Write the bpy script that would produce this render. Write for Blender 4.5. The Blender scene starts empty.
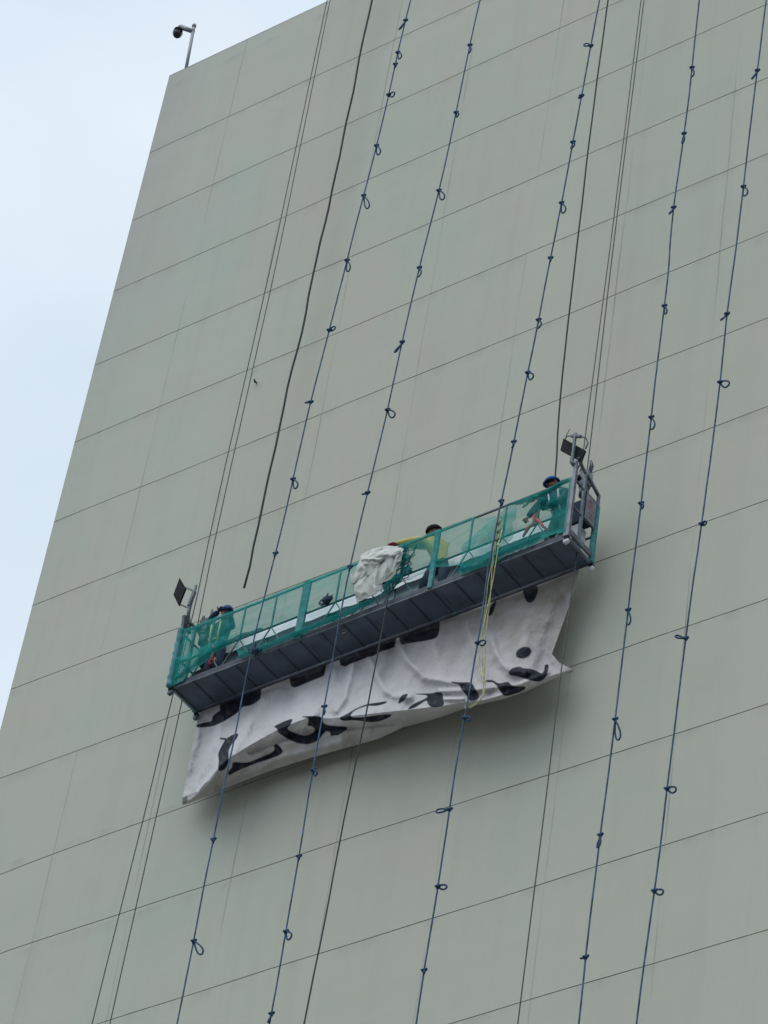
import bpy, bmesh, math, random
import numpy as np
from mathutils import Vector, Matrix, noise
R_ = math.radians
scn = bpy.context.scene
random.seed(7)

# ------------------------------------------------------------------ camera
F_PX = 3621.4864
CAM = np.array([33.94371, -32.23681, 1.6])
RW = np.array([[0.8165653, 0.56343598, 0.12554283],
               [-0.31362206, 0.61560705, -0.72295861],
               [-0.48462595, 0.55096992, 0.67938931]])
cd = bpy.data.cameras.new("camera"); cam = bpy.data.objects.new("camera", cd)
scn.collection.objects.link(cam); scn.camera = cam
cd.sensor_fit = 'VERTICAL'; cd.sensor_height = 24.0; cd.lens = F_PX * 24 / 1024
cd.clip_start = 0.1; cd.clip_end = 6000
m4 = Matrix.Identity(4)
for i in range(3):
    m4[i][0] = RW[0][i]; m4[i][1] = -RW[1][i]; m4[i][2] = -RW[2][i]; m4[i][3] = CAM[i]
cam.matrix_world = m4
scn.render.resolution_x = 768; scn.render.resolution_y = 1024

# ------------------------------------------------------------------ sky and sun (overcast)
SUN_EL, SUN_AZ = R_(62), R_(200)          # azimuth clockwise from +Y: high, from the front, a little left
w = bpy.data.worlds.new("World"); scn.world = w; w.use_nodes = True
nt = w.node_tree; nt.nodes.clear()
def N(t, **k):
    n = nt.nodes.new(t)
    for a, b in k.items(): setattr(n, a, b)
    return n
sky = N('ShaderNodeTexSky'); sky.sky_type = 'NISHITA'; sky.sun_disc = False
sky.sun_elevation = SUN_EL; sky.sun_rotation = SUN_AZ; sky.air_density = 1.0; sky.dust_density = 3.0
tc = N('ShaderNodeTexCoord')
mp = N('ShaderNodeMapping'); mp.inputs['Scale'].default_value = (1.0, 1.0, 1.6)
nz = N('ShaderNodeTexNoise'); nz.inputs['Scale'].default_value = 5.0; nz.inputs['Detail'].default_value = 5; nz.inputs['Roughness'].default_value = .45
cr = N('ShaderNodeValToRGB')
cr.color_ramp.elements[0].position = .33; cr.color_ramp.elements[0].color = (6.5, 7.65, 9.0, 1)
cr.color_ramp.elements[1].position = .66; cr.color_ramp.elements[1].color = (8.5, 9.45, 10.3, 1)
mx = N('ShaderNodeMixRGB'); mx.inputs[0].default_value = .95
bg = N('ShaderNodeBackground'); bg.inputs[1].default_value = .1
wo = N('ShaderNodeOutputWorld')
L = nt.links.new
L(tc.outputs['Generated'], mp.inputs[0]); L(mp.outputs[0], nz.inputs[0]); L(nz.outputs[0], cr.inputs[0])
L(sky.outputs[0], mx.inputs[1]); L(cr.outputs[0], mx.inputs[2]); L(mx.outputs[0], bg.inputs[0]); L(bg.outputs[0], wo.inputs[0])
sd = bpy.data.lights.new("sun", 'SUN'); sun = bpy.data.objects.new("sun", sd); scn.collection.objects.link(sun)
sd.energy = 1.25; sd.angle = R_(55); sd.color = (1.0, .97, .92)
dv = Vector((math.sin(SUN_AZ) * math.cos(SUN_EL), math.cos(SUN_AZ) * math.cos(SUN_EL), math.sin(SUN_EL)))
sun.rotation_euler = dv.to_track_quat('Z', 'Y').to_euler()
scn.view_settings.view_transform = 'Standard'; scn.view_settings.look = 'None'
scn.view_settings.exposure = 0.0; scn.view_settings.gamma = 1.0; scn.view_settings.use_curve_mapping = False

# ------------------------------------------------------------------ measuring helpers
S = 2.0
GZ = 56.42026
def wp(px, py, d):
    """point seen at photo position (px, py) on the plane d metres in front of the facade"""
    r = RW.T @ np.array([(px - 384) / F_PX, (py - 512) / F_PX, 1.0])
    t = (-d - CAM[1]) / r[1]
    return CAM + t * r
PO = np.array([2.71, -1.01, 37.91]); PR = np.array([10.19, -1.09, 37.944])
PL = float(np.linalg.norm(PR - PO)); ax = (PR - PO) / PL
ay = np.cross([0, 0, 1.0], ax); ay /= np.linalg.norm(ay); az = np.cross(ax, ay)
PA = np.column_stack([ax, ay, az])
PM = Matrix([[*PA[0], PO[0]], [*PA[1], PO[1]], [*PA[2], PO[2]], [0, 0, 0, 1]])   # cradle frame
PW = .66                                                                          # cradle width
def loc(px, py, axis, val):
    """point seen at (px, py) on a plane of the cradle's own frame"""
    o = PA.T @ (CAM - PO); r = PA.T @ (RW.T @ np.array([(px - 384) / F_PX, (py - 512) / F_PX, 1.0]))
    return o + (val - o[axis]) / r[axis] * r
def lw(p): return PO + PA @ np.array(p)
def tolocal(P): return PA.T @ (np.array(P) - PO)

# ------------------------------------------------------------------ materials
def mat(name, col, rough=.6, metal=0, nscale=0, namt=.15, bump=0, bscale=40, spec=.5, col2=None):
    m = bpy.data.materials.new(name); m.use_nodes = True
    t = m.node_tree; b = t.nodes['Principled BSDF']
    b.inputs['Base Color'].default_value = (*col, 1); b.inputs['Roughness'].default_value = rough
    b.inputs['Metallic'].default_value = metal; b.inputs['Specular IOR Level'].default_value = spec
    co = t.nodes.new('ShaderNodeTexCoord')
    if nscale:
        n = t.nodes.new('ShaderNodeTexNoise'); n.inputs['Scale'].default_value = nscale; n.inputs['Detail'].default_value = 6
        t.links.new(co.outputs['Object'], n.inputs[0])
        r = t.nodes.new('ShaderNodeValToRGB')
        c2 = col2 or tuple(c * (1 - 2 * namt) for c in col)
        r.color_ramp.elements[0].position = .35; r.color_ramp.elements[1].position = .65
        r.color_ramp.elements[0].color = (*c2, 1); r.color_ramp.elements[1].color = (*[min(1, c * (1 + namt * .5)) for c in col], 1)
        t.links.new(n.outputs[0], r.inputs[0]); t.links.new(r.outputs[0], b.inputs['Base Color'])
    if bump:
        n = t.nodes.new('ShaderNodeTexNoise'); n.inputs['Scale'].default_value = bscale; n.inputs['Detail'].default_value = 4
        t.links.new(co.outputs['Object'], n.inputs[0])
        bp = t.nodes.new('ShaderNodeBump'); bp.inputs['Strength'].default_value = bump; bp.inputs['Distance'].default_value = .02
        t.links.new(n.outputs[0], bp.inputs['Height']); t.links.new(bp.outputs[0], b.inputs['Normal'])
    return m

def facade_mat():
    m = bpy.data.materials.new('facade_paint'); m.use_nodes = True
    t = m.node_tree; b = t.nodes['Principled BSDF']; b.inputs['Roughness'].default_value = .75; b.inputs['Specular IOR Level'].default_value = .35
    nn = t.nodes.new; lk = t.links.new
    def val(v):
        x = nn('ShaderNodeValue'); x.outputs[0].default_value = v; return x.outputs[0]
    def mth(op, a, bb=None, c=None, clamp=False):
        x = nn('ShaderNodeMath'); x.operation = op; x.use_clamp = clamp
        for i, s in enumerate((a, bb, c)):
            if s is None: continue
            if isinstance(s, (int, float)): x.inputs[i].default_value = s
            else: lk(s, x.inputs[i])
        return x.outputs[0]
    def noi(scale, sc=(1, 1, 1), det=4, off=(0, 0, 0), rough=.5):
        mp = nn('ShaderNodeMapping'); mp.inputs['Scale'].default_value = sc; mp.inputs['Location'].default_value = off
        lk(co.outputs['Object'], mp.inputs[0])
        x = nn('ShaderNodeTexNoise'); x.inputs['Scale'].default_value = scale; x.inputs['Detail'].default_value = det; x.inputs['Roughness'].default_value = rough
        lk(mp.outputs[0], x.inputs[0]); return x.outputs[0]
    def mix(f, a, bb, mode='MIX'):
        x = nn('ShaderNodeMixRGB'); x.blend_type = mode
        for i, s in enumerate((f, a, bb)):
            if isinstance(s, (int, float)): x.inputs[i].default_value = s
            elif isinstance(s, tuple): x.inputs[i].default_value = (*s, 1)
            else: lk(s, x.inputs[i])
        return x.outputs[0]
    def ramp(v, a, bb):
        x = nn('ShaderNodeMapRange'); x.inputs[1].default_value = a; x.inputs[2].default_value = bb; lk(v, x.inputs[0]); return x.outputs[0]
    co = nn('ShaderNodeTexCoord'); sp = nn('ShaderNodeSeparateXYZ'); lk(co.outputs['Object'], sp.inputs[0])
    X, Z = sp.outputs[0], sp.outputs[2]
    # big patches of warmer and cooler paint (repainted areas), soft
    c = mix(ramp(noi(.16, (1, 1, .8), 3), .35, .65), (.425, .472, .402), (.455, .474, .382))
    c = mix(mth('MULTIPLY', ramp(noi(.50, (1.1, 1, .7), 5, (7, 3, 1), .6), .44, .62), .75), c, (.470, .448, .385))
    # greyer tone towards the corner and the roof
    cor = mth('MULTIPLY', mth('MULTIPLY', ramp(mth('ADD', X, mth('MULTIPLY', noi(.5, (1, 1, .4), 3), 3.0)), 3.0, .5), ramp(Z, 38, 52)), .75)
    c = mix(cor, c, (.345, .362, .345))
    c = mix(mth('MULTIPLY', ramp(noi(.9, (1.2, 1, .8), 5, (2, 8, 5), .65), .50, .70), .35), c, (.385, .450, .400))
    # warmer tone towards the lower and right part of the facade
    wm = mth('MULTIPLY', ramp(mth('ADD', mth('SUBTRACT', X, Z), mth('MULTIPLY', noi(.25, (1, 1, 1), 3, (4, 4, 4)), 16)), -36, -12), .45)
    c = mix(wm, c, (.465, .465, .385))
    # large soft streaks of rain dirt running down
    st = ramp(noi(1.0, (2.6, 1, .10), 5, (3, 0, 9), .6), .50, .78)
    c = mix(mth('MULTIPLY', st, .16), c, (.26, .27, .25))
    # horizontal roller bands
    rb = ramp(noi(1.0, (.10, 1, 1.3), 4, (1, 0, 4), .6), .42, .72)
    c = mix(mth('MULTIPLY', rb, .30), c, (.49, .49, .435))
    fine = ramp(noi(14, (1, 1, 1), 5, (0, 0, 0), .7), .3, .7)
    c = mix(mth('MULTIPLY', fine, .07), c, (.30, .31, .30))
    # each row of boards between two joints a little different
    row = mth('FLOOR', mth('DIVIDE', mth('SUBTRACT', GZ, Z), S))
    wn = nn('ShaderNodeTexWhiteNoise'); wn.noise_dimensions = '1D'; lk(row, wn.inputs['W'])
    c = mix(mth('MULTIPLY', wn.outputs[0], .06), c, (.30, .32, .31))
    # faint stain just under the horizontal joints, broken up
    fr = mth('FRACT', mth('DIVIDE', mth('SUBTRACT', GZ, Z), S))
    sj = mth('MULTIPLY', mth('MULTIPLY', ramp(fr, .12, .0), ramp(noi(1.6, (1.6, 1, .3), 5, (11, 0, 2)), .45, .7)), .35)
    c = mix(sj, c, (.24, .24, .22))
    # thin vertical joints, filled and painted over: they show only here and there
    u = mth('DIVIDE', X, S * .98031)
    wob = mth('MULTIPLY', mth('SUBTRACT', noi(.5, (.2, 1, 1), 3, (0, 0, 0)), .5), .03)
    du = mth('ABSOLUTE', mth('SUBTRACT', mth('FRACT', mth('ADD', mth('ADD', u, wob), .5)), .5))
    vj = ramp(du, .0085, .0045)
    brk = ramp(noi(1.0, (.9, 1, .35), 5, (5, 0, 13), .6), .40, .62)
    c = mix(mth('MULTIPLY', mth('MULTIPLY', vj, brk), .60), c, (.20, .195, .18))
    hs = nn('ShaderNodeHueSaturation'); hs.inputs['Value'].default_value = 1.035; lk(c, hs.inputs['Color']); lk(hs.outputs[0], b.inputs['Base Color'])
    bp = nn('ShaderNodeBump'); bp.inputs['Strength'].default_value = .35; bp.inputs['Distance'].default_value = .02
    h = mth('ADD', noi(1.1, (1, 1, 1), 3), mth('MULTIPLY', noi(30, (1, 1, 1), 3), .15))
    lk(h, bp.inputs['Height']); lk(bp.outputs[0], b.inputs['Normal'])
    return m

def net_mat(name, dens, col=(.035, .30, .245)):
    m = bpy.data.materials.new(name); m.use_nodes = True
    t = m.node_tree; t.nodes.clear(); nn = t.nodes.new; lk = t.links.new
    out = nn('ShaderNodeOutputMaterial'); tr = nn('ShaderNodeBsdfTransparent'); df = nn('ShaderNodeBsdfDiffuse'); tl = nn('ShaderNodeBsdfTranslucent')
    df.inputs[0].default_value = (*col, 1); tl.inputs[0].default_value = (*[c * 1.3 for c in col], 1)
    a = nn('ShaderNodeMixShader'); a.inputs[0].default_value = .4; lk(df.outputs[0], a.inputs[1]); lk(tl.outputs[0], a.inputs[2])
    co = nn('ShaderNodeTexCoord'); n = nn('ShaderNodeTexNoise'); n.inputs['Scale'].default_value = 3.5; n.inputs['Detail'].default_value = 6
    mp = nn('ShaderNodeMapping'); mp.inputs['Scale'].default_value = (1, 1, 2.2); mp.inputs['Rotation'].default_value = (0, .35, 0)
    lk(co.outputs['Object'], mp.inputs[0]); lk(mp.outputs[0], n.inputs[0])
    r = nn('ShaderNodeMapRange'); r.inputs[1].default_value = .3; r.inputs[2].default_value = .7
    r.inputs[3].default_value = dens * .75; r.inputs[4].default_value = min(1, dens * 1.3); lk(n.outputs[0], r.inputs[0])
    at = nn('ShaderNodeAttribute'); at.attribute_name = 'layers'
    ad = nn('ShaderNodeMath'); ad.operation = 'ADD'; ad.use_clamp = True; lk(r.outputs[0], ad.inputs[0]); lk(at.outputs['Fac'], ad.inputs[1])
    b = nn('ShaderNodeMixShader'); lk(ad.outputs[0], b.inputs[0]); lk(tr.outputs[0], b.inputs[1]); lk(a.outputs[0], b.inputs[2])
    lk(b.outputs[0], out.inputs[0]); return m

def banner_mat():
    m = bpy.data.materials.new('printed_vinyl'); m.use_nodes = True
    t = m.node_tree; b = t.nodes['Principled BSDF']; b.inputs['Roughness'].default_value = .7; b.inputs['Specular IOR Level'].default_value = .15
    nn = t.nodes.new; lk = t.links.new
    co = nn('ShaderNodeTexCoord')
    def noi(s, det, off=(0, 0, 0), sc=(1, 1, 1)):
        mp = nn('ShaderNodeMapping'); mp.inputs['Location'].default_value = off; mp.inputs['Scale'].default_value = sc; lk(co.outputs['Object'], mp.inputs[0])
        n = nn('ShaderNodeTexNoise'); n.inputs['Scale'].default_value = s; n.inputs['Detail'].default_value = det; n.inputs['Roughness'].default_value = .6
        lk(mp.outputs[0], n.inputs[0]); return n.outputs[0]
    def mrange(v, a, c, o0=0., o1=1.):
        x = nn('ShaderNodeMapRange'); x.inputs[1].default_value = a; x.inputs[2].default_value = c; x.inputs[3].default_value = o0; x.inputs[4].default_value = o1; lk(v, x.inputs[0]); return x.outputs[0]
    def mix(f, a, c):
        x = nn('ShaderNodeMixRGB')
        for i, s in enumerate((f, a, c)):
            if isinstance(s, tuple): x.inputs[i].default_value = (*s, 1)
            elif isinstance(s, float): x.inputs[i].default_value = s
            else: lk(s, x.inputs[i])
        return x.outputs[0]
    def mul(a, c):
        x = nn('ShaderNodeMath'); x.operation = 'MULTIPLY'
        for i, s in enumerate((a, c)):
            if isinstance(s, float): x.inputs[i].default_value = s
            else: lk(s, x.inputs[i])
        return x.outputs[0]
    dirt = nn('ShaderNodeAttribute'); dirt.attribute_name = 'grime'
    ink_and_dark = nn('ShaderNodeAttribute'); ink_and_dark.attribute_name = 'ink_and_dark'
    c = mix(mrange(noi(1.1, 6), .35, .7), (.60, .595, .615), (.51, .50, .505))
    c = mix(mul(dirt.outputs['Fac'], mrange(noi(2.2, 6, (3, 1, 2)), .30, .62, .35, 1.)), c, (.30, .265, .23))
    c = mix(mul(mrange(noi(7, 6, (9, 1, 2)), .58, .72), .22), c, (.16, .15, .14))
    cl = nn('ShaderNodeAttribute'); cl.attribute_name = 'lightened'
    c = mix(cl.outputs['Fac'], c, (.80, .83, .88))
    c = mix(ink_and_dark.outputs['Fac'], c, (.012, .016, .028))
    lk(c, b.inputs['Base Color'])
    bp = nn('ShaderNodeBump'); bp.inputs['Strength'].default_value = .22; bp.inputs['Distance'].default_value = .04
    lk(noi(5, 5, (1, 5, 2)), bp.inputs['Height']); lk(bp.outputs[0], b.inputs['Normal'])
    return m

M = dict(
    facade=facade_mat(),
    joint=mat('joint_sealant', (.36, .32, .28), .8, nscale=.8, namt=.2, col2=(.10,.09,.08)),
    side=mat('side_render', (.36, .37, .35), .8, nscale=.5, namt=.1),
    roof=mat('roof_felt', (.12, .12, .12), .9, nscale=2, namt=.2),
    coping=mat('coping_render', (.43, .445, .42), .7, nscale=2, namt=.1),
    asphalt=mat('asphalt', (.05, .05, .052), .9, nscale=6, namt=.2, bump=.3),
    paving=mat('paving_concrete', (.28, .27, .25), .85, nscale=3, namt=.12, bump=.2),
    kerb=mat('kerb_concrete', (.34, .33, .31), .85, nscale=5, namt=.12),
    wire=mat('wire_rope', (.075, .08, .08), .5, .4, nscale=20, namt=.2),
    black=mat('dark_rope', (.035, .045, .045), .8, nscale=15, namt=.2),
    blue=mat('blue_rope', (.05, .112, .215), .75, nscale=4, namt=.35),
    bluel=mat('faded_blue_rope', (.13, .21, .32), .75, nscale=6, namt=.3),
    navy=mat('navy_rope', (.014, .065, .15), .8, nscale=20, namt=.25),
    yellow=mat('yellow_rope', (.50, .52, .24), .7, nscale=15, namt=.2),
    steel=mat('galvanised_steel', (.17, .20, .24), .5, .35, nscale=6, namt=.18),
    steeld=mat('weathered_steel', (.11, .135, .16), .55, .3, nscale=5, namt=.25),
    deck=mat('deck_plate', (.088, .115, .165), .6, .15, nscale=2.2, namt=.16, bump=.2, bscale=8),
    rib=mat('rib_steel', (.055, .07, .105), .6, .2, nscale=5, namt=.2),
    rail=mat('painted_rail', (.045, .165, .175), .5, .1, nscale=5, namt=.25),
    railg=mat('rail_grey', (.16, .20, .20), .5, .2, nscale=5, namt=.25),
    teal=mat('teal_wrapped_post', (.06, .26, .28), .7, nscale=8, namt=.2),
    dark=mat('black_metal', (.010, .012, .018), .7, 0, nscale=8, namt=.2, spec=.12),
    grey=mat('hoist_grey', (.33, .36, .40), .5, .1, nscale=12, namt=.3),
    board=mat('sign_board', (.20, .22, .26), .6, nscale=9, namt=.15),
    red=mat('red_mark', (.30, .12, .14), .6, nscale=9, namt=.2),
    white=mat('caster_white', (.62, .65, .68), .5, nscale=9, namt=.15),
    rubber=mat('rubber', (.02, .02, .02), .8),
    cloth=mat('white_cloth', (.60, .62, .585), .85, nscale=4, namt=.08),
    sheet=mat('pale_sheet', (.55, .60, .66), .7, nscale=3, namt=.12, bump=.3, bscale=8),
    helmet=mat('helmet_blue', (.012, .13, .38), .6, spec=.25),
    helmetd=mat('helmet_navy', (.018, .065, .20), .6, spec=.2),
    helmetk=mat('cap_black', (.014, .014, .022), .8, spec=.1),
    skin=mat('skin', (.20, .10, .065), .6),
    navyc=mat('navy_cloth', (.018, .045, .095), .85, nscale=9, namt=.2),
    denim=mat('denim_cloth', (.030, .060, .105), .85, nscale=9, namt=.2),
    greenv=mat('green_vest', (.03, .10, .07), .8, nscale=9, namt=.2),
    hivis=mat('hivis_yellow', (.58, .50, .14), .7, nscale=6, namt=.12),
    lime=mat('lime_strip', (.42, .58, .12), .6),
    orange=mat('orange_red_cloth', (.50, .08, .08), .7, nscale=9, namt=.15),
    boot=mat('boot', (.02, .018, .016), .7),
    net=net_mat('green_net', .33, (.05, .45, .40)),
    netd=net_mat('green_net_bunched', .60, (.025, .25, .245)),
    banner=banner_mat(),
    glass=mat('camera_dome_glass', (.01, .012, .02), .12),
    pole=mat('pole_grey', (.22, .24, .26), .5, .2),
)

# ------------------------------------------------------------------ mesh helpers
class MB:
    def __init__(s): s.v = []; s.f = []; s.m = []; s.mi = 0; s.smooth = []
    def add(s, vs, fs, sm=False):
        o = len(s.v); s.v += [tuple(map(float, v)) for v in vs]
        for f in fs: s.f.append(tuple(o + i for i in f)); s.m.append(s.mi); s.smooth.append(sm)
    def box(s, a, b):
        x0, y0, z0 = a; x1, y1, z1 = b
        s.add([(x0,y0,z0),(x1,y0,z0),(x1,y1,z0),(x0,y1,z0),(x0,y0,z1),(x1,y0,z1),(x1,y1,z1),(x0,y1,z1)],
              [(0,3,2,1),(4,5,6,7),(0,1,5,4),(1,2,6,5),(2,3,7,6),(3,0,4,7)])
    def bar(s, a, b, w, h=None, up=(0, 0, 1)):
        a, b = Vector(a), Vector(b); h = h or w; d = (b - a).normalized(); u = Vector(up)
        if abs(d.dot(u)) > .95: u = Vector((0, 1, 0))
        x = d.cross(u).normalized(); y = x.cross(d).normalized(); vs = []
        for p in (a, b):
            for sx, sy in ((-1,-1),(1,-1),(1,1),(-1,1)): vs.append(p + x * sx * w / 2 + y * sy * h / 2)
        s.add(vs, [(0,1,2,3),(7,6,5,4),(0,4,5,1),(1,5,6,2),(2,6,7,3),(3,7,4,0)])
    def tube(s, pts, r, n=8, closed=False, caps=True):
        pts = [Vector(p) for p in pts]; k = len(pts); rs = r if isinstance(r, (list, tuple)) else [r] * k
        t0 = (pts[1] - pts[0]).normalized(); ref = Vector((0, 1, 0)) if abs(t0.y) < .9 else Vector((1, 0, 0))
        vs = []; nrm = (ref - t0 * ref.dot(t0)).normalized()
        for i, p in enumerate(pts):
            if closed: t = (pts[(i + 1) % k] - pts[i - 1]).normalized()
            else: t = (pts[min(i + 1, k - 1)] - pts[max(i - 1, 0)]).normalized()
            nrm = (nrm - t * nrm.dot(t))
            nrm = nrm.normalized() if nrm.length > 1e-6 else Vector((1, 0, 0))
            bn = t.cross(nrm)
            for j in range(n):
                a = 2 * math.pi * j / n; vs.append(p + (nrm * math.cos(a) + bn * math.sin(a)) * rs[i])
        fs = []
        for i in range(k if closed else k - 1):
            for j in range(n):
                a = i * n + j; b = i * n + (j + 1) % n; i2 = (i + 1) % k
                fs.append((a, b, i2 * n + (j + 1) % n, i2 * n + j))
        if caps and not closed: fs.append(tuple(range(n))[::-1]); fs.append(tuple((k - 1) * n + j for j in range(n)))
        s.add(vs, fs, True)
    def ball(s, c, r, n=12, m=8, lump=0, rot=None):
        rx, ry, rz = r if isinstance(r, (tuple, list)) else (r, r, r); vs = []; c = Vector(c)
        for i in range(m + 1):
            th = math.pi * i / m
            for j in range(n):
                a = 2 * math.pi * j / n
                v = Vector((rx * math.sin(th) * math.cos(a), ry * math.sin(th) * math.sin(a), rz * math.cos(th)))
                if lump and 0 < i < m: v *= 1 + lump * noise.noise(v * 40 + c)
                if rot: v = rot @ v
                vs.append(c + v)
        fs = [(i * n + j, (i + 1) * n + j, (i + 1) * n + (j + 1) % n, i * n + (j + 1) % n) for i in range(m) for j in range(n)]
        s.add(vs, fs, True)
    def build(s, name, mats, parent=None, bevel=0):
        me = bpy.data.meshes.new(name); me.from_pydata(s.v, [], s.f)
        if not isinstance(mats, (list, tuple)): mats = [mats]
        for m in mats: me.materials.append(m)
        me.polygons.foreach_set('material_index', s.m); me.polygons.foreach_set('use_smooth', s.smooth)
        bm = bmesh.new(); bm.from_mesh(me); bmesh.ops.remove_doubles(bm, verts=bm.verts, dist=1e-6)
        bmesh.ops.recalc_face_normals(bm, faces=bm.faces); bm.to_mesh(me); bm.free(); me.update()
        o = bpy.data.objects.new(name, me); scn.collection.objects.link(o)
        if parent: o.parent = parent
        if bevel:
            bv = o.modifiers.new('bevel', 'BEVEL'); bv.width = bevel; bv.segments = 2; bv.limit_method = 'ANGLE'
        return o
def tag(o, label=None, cat=None, group=None, kind=None):
    if label: o['label'] = label
    if cat: o['category'] = cat
    if group: o['group'] = group
    if kind: o['kind'] = kind
    return o
def empty(name, loc_=(0, 0, 0), label=None, cat=None, group=None, frame=None):
    o = bpy.data.objects.new(name, None); scn.collection.objects.link(o); o.empty_display_size = .3
    if frame is not None: o.matrix_world = frame @ Matrix.Translation(loc_)
    else: o.location = loc_
    return tag(o, label, cat, group)
def interp(pts, x, ix=0, iy=1):
    return float(np.interp(x, [p[ix] for p in pts], [p[iy] for p in pts]))

# ------------------------------------------------------------------ ground
def ground():
    g = MB(); g.add([(-900,-900,0),(900,-900,0),(900,900,0),(-900,900,0)], [(0,1,2,3)])
    tag(g.build('road', M['asphalt']), kind='structure')
    g = MB(); g.box((-60, -48, -.2), (130, -.02, .13)); tag(g.build('pavement', M['paving']), kind='structure')  # unseen paving, made wide to bounce more light upward
    g = MB()
    for i in range(189): g.box((-60 + i * 1.0 + .005, -48.16, -.2), (-59 + i * 1.0 - .005, -48.003, .135))
    tag(g.build('kerb', M['kerb'], bevel=.01), kind='structure')
ground()

# ------------------------------------------------------------------ the building
XL, XR = -2.06, 92.0
ROOF = GZ + .345
DEPTH = 24.0
def joint_off(k, X):
    """the hand-set joints wander: metres down at X"""
    o = .006 * math.sin(X * .9 + k * 2.1) + .004 * math.sin(X * 2.3 + k)
    if k == 10: o += np.interp(X, [-2, -.6, 1.5, 3, 8.5, 12], [.24, .16, .13, .12, 0, 0])
    if k == 11: o -= np.interp(X, [-2, -.6, 6, 8, 10, 14], [.03, .08, .06, .02, .01, -.04])
    if k == 8: o -= np.interp(X, [-2, 0, 2, 5], [.07, .06, 0, 0])
    if k == 4: o += np.interp(X, [-2, 1, 5, 9], [0, .02, .04, .01])
    if k == 6: o -= np.interp(X, [8, 12, 16], [0, .04, .05])
    return o
building = empty('office_building', (XL, 0, 0), 'tall windowless grey green facade of wide painted boards with thin joints', 'building')
def facade():
    f = MB(); GW, GD = .015, .009
    xs = list(np.arange(XL, 30, .5)) + list(np.arange(30, XR, 4)) + [XR]
    rel = lambda x, y, z: (x - XL, y, z)
    n = len(xs)
    def zj(k, x): return GZ - k * S - joint_off(k, x)
    rows = []
    tops = [('flat', ROOF)] + [('j', k) for k in range(1, 28)] + [('flat', 0.0)]
    for a, b in zip(tops[:-1], tops[1:]):
        vs = []
        for x in xs:
            za = a[1] if a[0] == 'flat' else zj(a[1], x) - GW / 2
            zb = b[1] if b[0] == 'flat' else zj(b[1], x) + GW / 2
            vs += [rel(x, 0, za), rel(x, 0, zb)]
        f.mi = 0; f.add(vs, [(2*i, 2*i+1, 2*i+3, 2*i+2) for i in range(n - 1)])
        if b[0] == 'j':
            vs = []
            for x in xs:
                z = zj(b[1], x); vs += [rel(x, 0, z + GW/2), rel(x, GD, z + GW/2), rel(x, GD, z - GW/2), rel(x, 0, z - GW/2)]
            fs = [(4*i+j, 4*i+j+1, 4*i+5+j, 4*i+4+j) for i in range(n - 1) for j in range(3)]
            f.mi = 1; f.add(vs, fs)
    o = f.build('facade_boards', [M['facade'], M['joint']], building)
    s = MB(); w_ = XR - XL
    s.add([(0,.0,0),(0,DEPTH,0),(0,DEPTH,ROOF),(0,.0,ROOF)], [(0,1,2,3)])
    s.add([(w_,0,0),(w_,DEPTH,0),(w_,DEPTH,ROOF),(w_,0,ROOF)], [(0,1,2,3)])
    s.add([(0,DEPTH,0),(w_,DEPTH,0),(w_,DEPTH,ROOF),(0,DEPTH,ROOF)], [(0,1,2,3)])
    s.build('side_wall', M['side'], building)
    r = MB(); r.add([(.3,.3,ROOF-.9),(w_-.3,.3,ROOF-.9),(w_-.3,DEPTH-.3,ROOF-.9),(.3,DEPTH-.3,ROOF-.9)], [(0,1,2,3)])
    for a, b in (((0,0),(w_,.3)), ((0,DEPTH-.3),(w_,DEPTH)), ((0,.3),(.3,DEPTH-.3)), ((w_-.3,.3),(w_,DEPTH-.3))):
        r.box((max(a[0],.004), max(a[1],.034), ROOF-.9), (min(b[0],w_-.004), min(b[1],DEPTH-.004), ROOF - .003))
    r.build('roof', M['roof'], building)
    c = MB()
    for a, b in (((-.003,-.003),(w_+.003,.32)), ((-.003,DEPTH-.32),(w_+.003,DEPTH+.003)), ((-.003,.321),(.32,DEPTH-.321)), ((w_-.32,.321),(w_+.003,DEPTH-.321))):
        c.box((a[0], a[1], ROOF), (b[0], b[1], ROOF + .02))
    c.build('parapet_coping', M['coping'], building)
facade()
def anchor_hook():
    p = Vector(wp(256.5, 383, .0)); m = MB()
    m.tube([p + Vector((-XL + 0, 0, 0)) + Vector(q) for q in ((0, .0, 0), (0, -.06, 0), (.03, -.10, -.02), (.05, -.09, -.09))], .014, 6)
    m.build('anchor_hook', M['dark'], building)
anchor_hook()

# ------------------------------------------------------------------ security camera on the roof corner
def roof_camera():
    b = Vector(wp(186, 71, -.16)); b.z = ROOF + .02; t = Vector(wp(194, 26.5, -.16)); t.x = b.x + (t.x - b.x)
    root = empty('security_camera', b, 'dark dome security camera on a grey pole at the roof corner', 'security camera')
    q = lambda p: Vector(p) - b
    m = MB(); m.tube([(0, 0, 0), q(t)], .034, 10); m.box((-.14, -.1, 0), (.14, .1, .03)); m.tube([q(t) + Vector((0,0,-.02)), q(t) + Vector((0,0,.05))], .045, 10)
    m.build('pole', M['pole'], root)
    a0 = Vector(wp(193.2, 31.5, -.16)); a1 = Vector(wp(181, 27, -.1))
    m = MB(); m.tube([q(a0), q(a1)], [.05, .06], 8); m.build('arm', M['pole'], root)
    c = Vector(wp(178, 31.5, -.1))
    m = MB(); m.tube([q(a1) + Vector((0,0,.02)), q(c) + Vector((0,0,.08))], .05, 8); m.tube([q(c) + Vector((0, 0, .10)), q(c) + Vector((0, 0, .05)), q(c) + Vector((0, 0, -.05))], [.04, .09, .105], 16)
    m.build('housing', M['dark'], root)
    m = MB(); m.ball(q(c) + Vector((0, 0, -.06)), (.10, .10, .12), 16, 10); m.build('dome', M['glass'], root)
roof_camera()

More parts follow.
